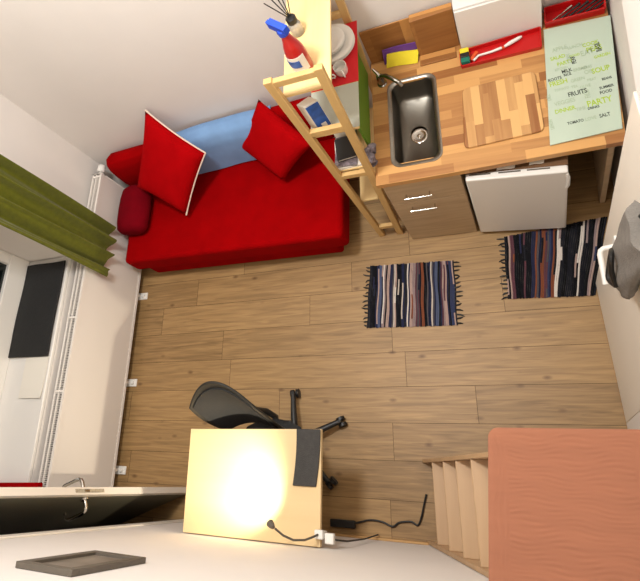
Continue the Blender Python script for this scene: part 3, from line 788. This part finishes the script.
# ------------------------------------------------------------------ rag rugs
PAL = [(36, 38, 58), (28, 28, 34), (200, 188, 176), (58, 64, 92), (30, 30, 32), (128, 74, 52), (176, 150, 140), (44, 46, 70), (86, 80, 84), (216, 206, 196), (24, 24, 28), (96, 62, 70), (84, 92, 118), (150, 130, 128), (40, 40, 46), (40, 44, 70)]
def rug(Qd, label, seed, dark=0, fl=True, fr_=True):
    rnd = random.Random(seed)
    t = thing('rag_rug', label, 'rug', (sum(q[0] for q in Qd)/4, sum(q[1] for q in Qd)/4, 0))
    A, B, C, D = [V((*q, 0)) for q in Qd]
    L_ = (B-A).length; n = int(L_/.0095)
    b = MB(); dl = b.bm.faces.layers.float_color.new('dye')
    cur = None; run = 0
    nv = 16
    for i in range(n):
        if run <= 0:
            prv = cur
            while cur == prv: cur = rnd.choice(PAL)
            run = rnd.choice((1, 1, 1, 2, 2))
            if rnd.random() < dark*(1 if i > n*.55 else .35): cur = rnd.choice(((26, 26, 30), (34, 34, 40), (22, 22, 24)))
        run -= 1
        u0, u1 = i/n, (i+1)/n
        ext = rnd.uniform(-.012, .012); ph = rnd.uniform(0, 6)
        alt = rnd.choice(PAL) if rnd.random() < .3 else cur
        r0, r1 = sorted((rnd.random(), rnd.random()))
        vs = []
        for j in range(nv+1):
            v = j/nv; w = .003*math.sin(v*9+ph*0+i*.35)
            row = []
            for k, (uu, hz) in enumerate(((u0, .003), (lerp(u0, u1, .5), .009), (u1, .003))):
                p = bil(A, B, C, D, uu, v+ (v-.5)*ext); row.append(b.bm.verts.new((p.x+w, p.y, hz+.001*math.sin(j*2.1+i))))
            vs.append(row)
        for j in range(nv):
            for k in range(2):
                f = b.bm.faces.new((vs[j][k], vs[j][k+1], vs[j+1][k+1], vs[j+1][k]))
                cc = alt if r0 < j/nv < r1 else cur
                f[dl] = (*srgb(cc), 1)
    b.build('weave', M_rug, t, ang=180)
    b = MB(); b.prism([(A.lerp(C, .01).x, A.lerp(C, .01).y), (B.lerp(D, .01).x, B.lerp(D, .01).y), (C.lerp(A, .01).x, C.lerp(A, .01).y), (D.lerp(B, .01).x, D.lerp(B, .01).y)], .0005, .003); b.build('backing', M_grey, t)
    for side, on in ((0, fl), (1, fr_)):
        if not on: continue
        for k in range(15):
            v = (k+.5)/15; p = bil(A, B, C, D, side, v); s_ = -1 if side == 0 else 1
            l = rnd.uniform(.018, .045); dy = rnd.uniform(-.02, .02)
            MB().tube([p+V((-s_*.006, 0, .005)), p+V((s_*l*.5, dy*.3, .007)), p+V((s_*l, dy, .004))], [.005, .006, .0025], 6).build('tassel', rnd.choice((M_grey, M_black)), t)
    return t
rug([(-1.035, .955), (-.43, .935), (-.415, 1.385), (-.995, 1.41)], 'smaller striped rag rug with fringed ends before the sink cabinet', 11)
rug([(-.115, 1.085), (.368, 1.065), (.51, 1.565), (-.09, 1.51)], 'darker striped rag rug before the fridge, next to the white door', 23, dark=.75, fl=True, fr_=False)

# ------------------------------------------------------------------ desk
dk = thing('desk', 'small light wood desk against the wall, top brightly lit', 'desk', (-1.52, -.06, 0))
MB().prism([(-1.942, -.343), (-1.112, -.343), (-1.106, .228), (-1.945, .218)], .705, .73).build('tabletop', M_desk, dk, bevel=.002)
for x, y in ((-1.86, -.30), (-1.47, -.30), (-1.86, .17), (-1.47, .17)):
    MB().box((x-.02, y-.02, 0), (x+.02, y+.02, .705)).build('leg', M_desk, dk, bevel=.003)
MB().box((-1.90, -.31, .65), (-1.40, -.292, .705)).box((-1.90, .155, .65), (-1.40, .173, .705)).build('apron', M_desk, dk)
def slv(u, v):
    y = lerp(.226, -.063, v); x = lerp(-1.248+.012*v-.03*v*v, -1.108-.025*v*v, u)
    return (x, y, .737+.003*math.sin(u*PI))
b = MB(); b.sheet(slv, 8, 14, .012); tag(b.build('fabric_sleeve', M_grey, bevel=.004), 'dark grey fabric sleeve at the back right edge of the desk', 'sleeve')
# clip lamp
la = thing('clip_lamp', 'gooseneck clip lamp on the desk edge', 'lamp', (-1.12, -.285, .73))
MB().box((-1.135, -.305, .73), (-1.09, -.262, .758)).box((-1.112, -.30, .69), (-1.09, -.268, .73)).box((-1.135, -.30, .682), (-1.09, -.268, .70)).build('clamp', M_plastic, la, bevel=.005)
gp = [(-1.115, -.284, .758), (-1.125, -.292, .80), (-1.15, -.305, .85), (-1.19, -.305, .90), (-1.225, -.285, .945), (-1.252, -.255, .985)]
MB().tube(gp, .0055, 10).build('gooseneck', M_frameg, la)
hd = V((-1.262, -.243, 1.0)); aim = (V((-1.67, .0, .73))-hd).normalized()
MB().tube([hd-aim*.012, hd+aim*.005, hd+aim*.022], [.010, .016, .019], 16).build('lamp_head', M_frameg, la)
MB().tube([hd+aim*.0221, hd+aim*.0235], [.016, .016], 16).build('bulb_disc', mat('bulb_glow', (255, 236, 200), .5, emit=((255, 226, 170), 12)), la)
# power strip and cables
pst = thing('plug', 'white power plug at the right rear corner of the desk', 'plug', (-1.06, -.3, .70))
MB().box((-1.088, -.325, .70), (-1.04, -.275, .735)).build('body', M_plastic, pst, bevel=.006)
MB().tube([(-1.09, -.30, .715), (-1.07, -.30, .72), (-1.03, -.305, .70), (-1.01, -.315, .6), (-1.005, -.325, .3), (-1.0, -.32, .02)], .0045, 8).build('cord', M_blackp, pst)
b = MB(); pts = [(-1.23, -.26, .012), (-1.15, -.27, .012), (-1.05, -.245, .012), (-.97, -.25, .012), (-.91, -.27, .012), (-.87, -.245, .012), (-.80, -.235, .012), (-.76, -.25, .012), (-.735, -.20, .012), (-.715, -.13, .012), (-.70, -.08, .012)]
def smooth(P, n=6):
    P = [V(p) for p in P]; out = []
    for i in range(len(P)-1):
        p0, p1, p2, p3 = P[max(i-1, 0)], P[i], P[i+1], P[min(i+2, len(P)-1)]
        for k in range(n):
            t = k/n; out.append(.5*((2*p1)+(p2-p0)*t+(2*p0-5*p1+4*p2-p3)*t*t+(3*p1-p0-3*p2+p3)*t**3))
    return out+[P[-1]]
b.tube(smooth(pts), .006, 8); tag(b.build('extension_cord', M_blackp), 'black cord snaking over the floor from desk to stairs', 'cord')
eb = MB().box((-1.30, -.30, .0), (-1.14, -.255, .035)).build('power_strip', M_blackp, bevel=.006); tag(eb, 'dark power strip on the floor below the rear right desk corner', 'power strip')

# ------------------------------------------------------------------ office chair
ch = thing('office_chair', 'black swivel office chair pushed under the desk', 'chair', (-1.51, .19, 0))
cc = V((-1.51, .19, 0))
for k in range(5):
    a = math.radians(97-72*k); dd = V((math.cos(a), math.sin(a), 0)); pp = V((-dd.y, dd.x, 0))
    b = MB(); b.tube([cc+dd*.03+V((0, 0, .11)), cc+dd*.17+V((0, 0, .098)), cc+dd*.315+V((0, 0, .075))], [.028, .022, .017], 10)
    lg = b.build('base_leg', M_blackp, ch)
    ct = cc+dd*.325
    b = MB()
    for s in (-1, 1): b.tube([ct+pp*s*.010+V((0, 0, .03)), ct+pp*s*.030+V((0, 0, .03))], .03, 16)
    b.tube([ct+V((0, 0, .03)), ct+V((0, 0, .085))], .011, 8)
    b.build('caster', M_blackp, lg)
b = MB(); b.lathe(cc, [(.04, .07), (.045, .09), (.045, .13), (.03, .14), (.028, .28), (.018, .29), (.018, .41)], 18); b.build('gas_column', M_blackp, ch)
b = MB(); b.box((-1.61, .08, .405), (-1.41, .30, .43)); b.build('mechanism', M_blackp, ch, bevel=.008)
b = MB()
n = 16
def seat(s):
    def f(u, v):
        pu, pv = 2*u-1, 2*v-1
        m_ = max(abs(pu), abs(pv)); l_ = math.hypot(pu, pv) or 1
        k = m_/l_*.75+.25
        x, y = pu*k*.235, pv*k*.225
        return V((-1.515+x, .08+y, .462+s*.03*(1-m_**6)+.01*pv*pv*0))
    return f
b.grid(seat(1), n, n); b.grid(seat(-1), n, n); bmesh.ops.remove_doubles(b.bm, verts=b.bm.verts, dist=.0004)
b.build('seat', M_black, ch, ang=120)
def backf(u, v):
    pu = 2*u-1
    wdt = .235*(1-.08*(max(0, v-.4)/.6)**2-.12*(1-v)**2)
    x = lerp(-1.60, -1.675, v)+pu*wdt
    y = lerp(.285, .405, v)+.05*v*v-(.06+.07*v)*pu*pu
    z = lerp(.52, .985, v)-.13*v*pu*pu-.0*(1-v)
    return V((x, y, z))
b = MB(); b.sheet(backf, 24, 20, .016); bk = b.build('backrest', M_shell, ch, bevel=.006)
b = MB(); b.sheet(lambda u, v: backf(.06+.88*u, .06+.86*v)-V((0, .014, 0)), 16, 14, .012); b.build('pad', M_black, bk)
b = MB(); b.tube([(-1.515, .22, .41), (-1.52, .32, .43), (-1.55, .345, .50), (-1.575, .345, .60)], [.022, .022, .02, .016], 10); b.build('back_support', M_blackp, ch)
for s in (-1, 1):
    x = -1.515+s*.27
    b = MB(); b.tube(smooth([(-1.515+s*.15, .10, .425), (x, .10, .43), (x+s*.01, .11, .56), (x, .12, .655)], 5), .016, 10)
    ar = b.build('armrest', M_blackp, ch)
    MB().box((x-.028, -.02, .655), (x+.028, .22, .685)).build('arm_pad', M_blackp, ar, bevel=.012)

# ------------------------------------------------------------------ stairs and landing
st = thing('staircase', 'steep beech staircase along the wall up to the landing', 'stairs', (-.4, -.1, 0))
def sxz(z): return -.708+.4*z
for y0, y1 in ((-.345, -.323), (.095, .115)):
    b = MB(); b.hexa([(-.715, y0, 0), (-.62, y0, 0), (-.62, y1, 0), (-.715, y1, 0), (sxz(1.93)-.01, y0, 1.93), (sxz(1.93)+.11, y0, 1.93), (sxz(1.93)+.11, y1, 1.93), (sxz(1.93)-.01, y1, 1.93)])
    b.build('stringer', M_stair, st, bevel=.002)
for k in range(1, 8):
    z = .245*k
    MB().box((sxz(z)-.006, -.323, z-.03), (sxz(z)+.15, .095, z)).build('tread', M_stair, st, bevel=.004)
ld = thing('landing', 'terracotta topped landing platform at the head of the staircase', 'platform', (.04, -.1, 0))
TX0, TX1, TY0, TY1, TZ = -.150, .236, -.343, .146, 2.0
b = MB(); b.prism(rrect((TX0+TX1)/2, (TY0+TY1)/2, (TX1-TX0)/2-.006, (TY1-TY0)/2-.006, .014), TZ-.06, TZ-.012); b.build('deck', M_stair, ld, bevel=.002)
rnd = random.Random(5)
b = MB()
nx, ny = 110, 150
out = rrect(0, 0, 1, 1, .06)
def topf(u, v):
    x = lerp(TX0, TX1, u); y = lerp(TY0, TY1, v)
    # rounded corners: pull points inside the rounded outline
    r = .028; ix = min(max(x, TX0+r), TX1-r); iy = min(max(y, TY0+r), TY1-r)
    dx, dy = x-ix, y-iy
    if dx and dy:
        m_ = max(abs(dx), abs(dy)); l_ = math.hypot(dx, dy); x, y = ix+dx*m_/l_, iy+dy*m_/l_
    e = min(x-TX0, TX1-x, y-TY0, TY1-y)
    z = TZ-.006*max(0, 1-e/.012)**2
    if e > .012:
        q = (y if e > .05 else (y if min(y-TY0, TY1-y) < min(x-TX0, TX1-x) else x))
        z += .0010*math.sin(q*520+3*math.sin(x*17+y*23)+2*math.sin(x*47-y*31))*(.6+.4*math.sin(x*61+y*90))
    x -= .05*(1-(y-TY0)/(TY1-TY0))*(1-(x-TX0)/(TX1-TX0))
    return V((x, y, z))
g = b.grid(topf, nx, ny)
lowv = {}
edge = [g[i][0] for i in range(nx)]+[g[nx][j] for j in range(ny)]+[g[i][ny] for i in range(nx, 0, -1)]+[g[0][j] for j in range(ny, 0, -1)]
low = [b.bm.verts.new((v.co.x, v.co.y, TZ-.013)) for v in edge]
for i in range(len(edge)):
    j = (i+1) % len(edge); b.bm.faces.new((edge[i], edge[j], low[j], low[i]))
b.build('mat', M_terra, ld, ang=50)
for x, y in ((-.125, .12), (.21, .12), (.21, -.32)):
    MB().box((x-.02, y-.02, 0), (x+.02, y+.02, TZ-.06)).build('post', M_stair, ld, bevel=.003)

# ------------------------------------------------------------------ picture frame on the wall behind the desk
pf = thing('picture_frame', 'dark grey picture frame hanging on the white wall', 'picture', (-1.575, YF, 1.95))
x0, x1, za, zb_ = -1.70, -1.445, 1.76, 2.165; y0, y1 = YF+.001, YF+.022; w_ = .035
MB().box((x0, y0, za), (x1, y1, za+w_)).box((x0, y0, zb_-w_), (x1, y1, zb_)).box((x0, y0, za+w_), (x0+w_, y1, zb_-w_)).box((x1-w_, y0, za+w_), (x1, y1, zb_-w_)).build('frame', M_frameg, pf, bevel=.002)
MB().box((x0+w_, y0, za+w_), (x1-w_, y0+.010, zb_-w_)).build('picture', mat('picture_grey', (120, 110, 98), .4, noise=.3, nscale=8), pf)

# ------------------------------------------------------------------ bag hanging at the right door
bg = thing('shoulder_bag', 'grey fabric bag hanging on the white door behind its handle', 'bag', (.34, .80, 1.6))
def bagf(u, v):
    a = 2*PI*u; z = lerp(1.22, 1.86, v)
    w1 = lerp(.125, .095, v)*(.86+.14*min(1, v*6)); w2 = lerp(.038, .03, v)*(.6+.4*min(1, v*4))
    y = lerp(.775, .74, v)+w1*math.cos(a)*(1+.06*math.sin(3*a+v*6)); x = .335+w2*math.sin(a)+.005*math.sin(5*a+v*9)
    return V((x, y, z+.02-.10*math.cos(a)*(1-v)))
b = MB(); g = b.grid(bagf, 28, 14, closed_u=True)
b.bm.faces.new([r[0] for r in g]); b.bm.faces.new([r[-1] for r in g])
b.build('body', M_bag, bg, ang=80)
b = MB(); b.tube(smooth([(.30, .70, 1.42), (.285, .73, 1.50), (.287, .77, 1.56), (.30, .81, 1.50), (.295, .79, 1.42), (.285, .74, 1.39), (.30, .70, 1.42)], 5), .010, 8); b.build('strap', M_blackp, bg)
MB().tube([(.335, .70, 1.84), (.36, .73, 1.93), (.362, .74, 1.94), (.36, .76, 1.93), (.335, .79, 1.84)], .009, 8).build('loop', M_blackp, bg)
b = MB(); b.tube([(.383, .74, 1.93), (.362, .74, 1.925), (.354, .74, 1.945)], .006, 8); b.box((.374, .725, 1.91), (.384, .755, 1.96))
tag(b.build('coat_hook', M_chrome), 'small metal hook on the white door carrying the grey bag', 'hook')

# ------------------------------------------------------------------ light
def area(name, loc, size, power, col, target=None, shape='DISK'):
    l = bpy.data.lights.new(name, 'AREA'); l.shape = shape; l.size = size; l.energy = power; l.color = col
    o = bpy.data.objects.new(name, l); COL.objects.link(o); o.location = loc
    if target: o.rotation_euler = (V(target)-V(loc)).to_track_quat('-Z', 'Y').to_euler()
    return o
area('ceiling_lamp', (-1.2, 1.25, 4.28), .5, 90, (1, .99, .96))
area('kitchen_fill', (-.1, 1.5, 4.28), .3, 14, (1, .97, .92))  # added fill light over the kitchen, no visible fixture
sl = bpy.data.lights.new('desk_lamp_light', 'SPOT'); sl.energy = 62; sl.spot_size = math.radians(100); sl.spot_blend = 1; sl.shadow_soft_size = .02; sl.color = (1, .87, .66)
so_ = bpy.data.objects.new('desk_lamp_light', sl); COL.objects.link(so_); so_.location = hd+aim*.03; so_.rotation_euler = aim.to_track_quat('-Z', 'Y').to_euler()
w_ = bpy.data.worlds.new('world'); S.world = w_; w_.use_nodes = True
w_.node_tree.nodes['Background'].inputs[0].default_value = (.02, .025, .035, 1); w_.node_tree.nodes['Background'].inputs[1].default_value = 1
S.view_settings.view_transform = 'Standard'; S.view_settings.look = 'None'; S.view_settings.gamma = 1; S.view_settings.use_curve_mapping = False
S.view_settings.exposure = 0
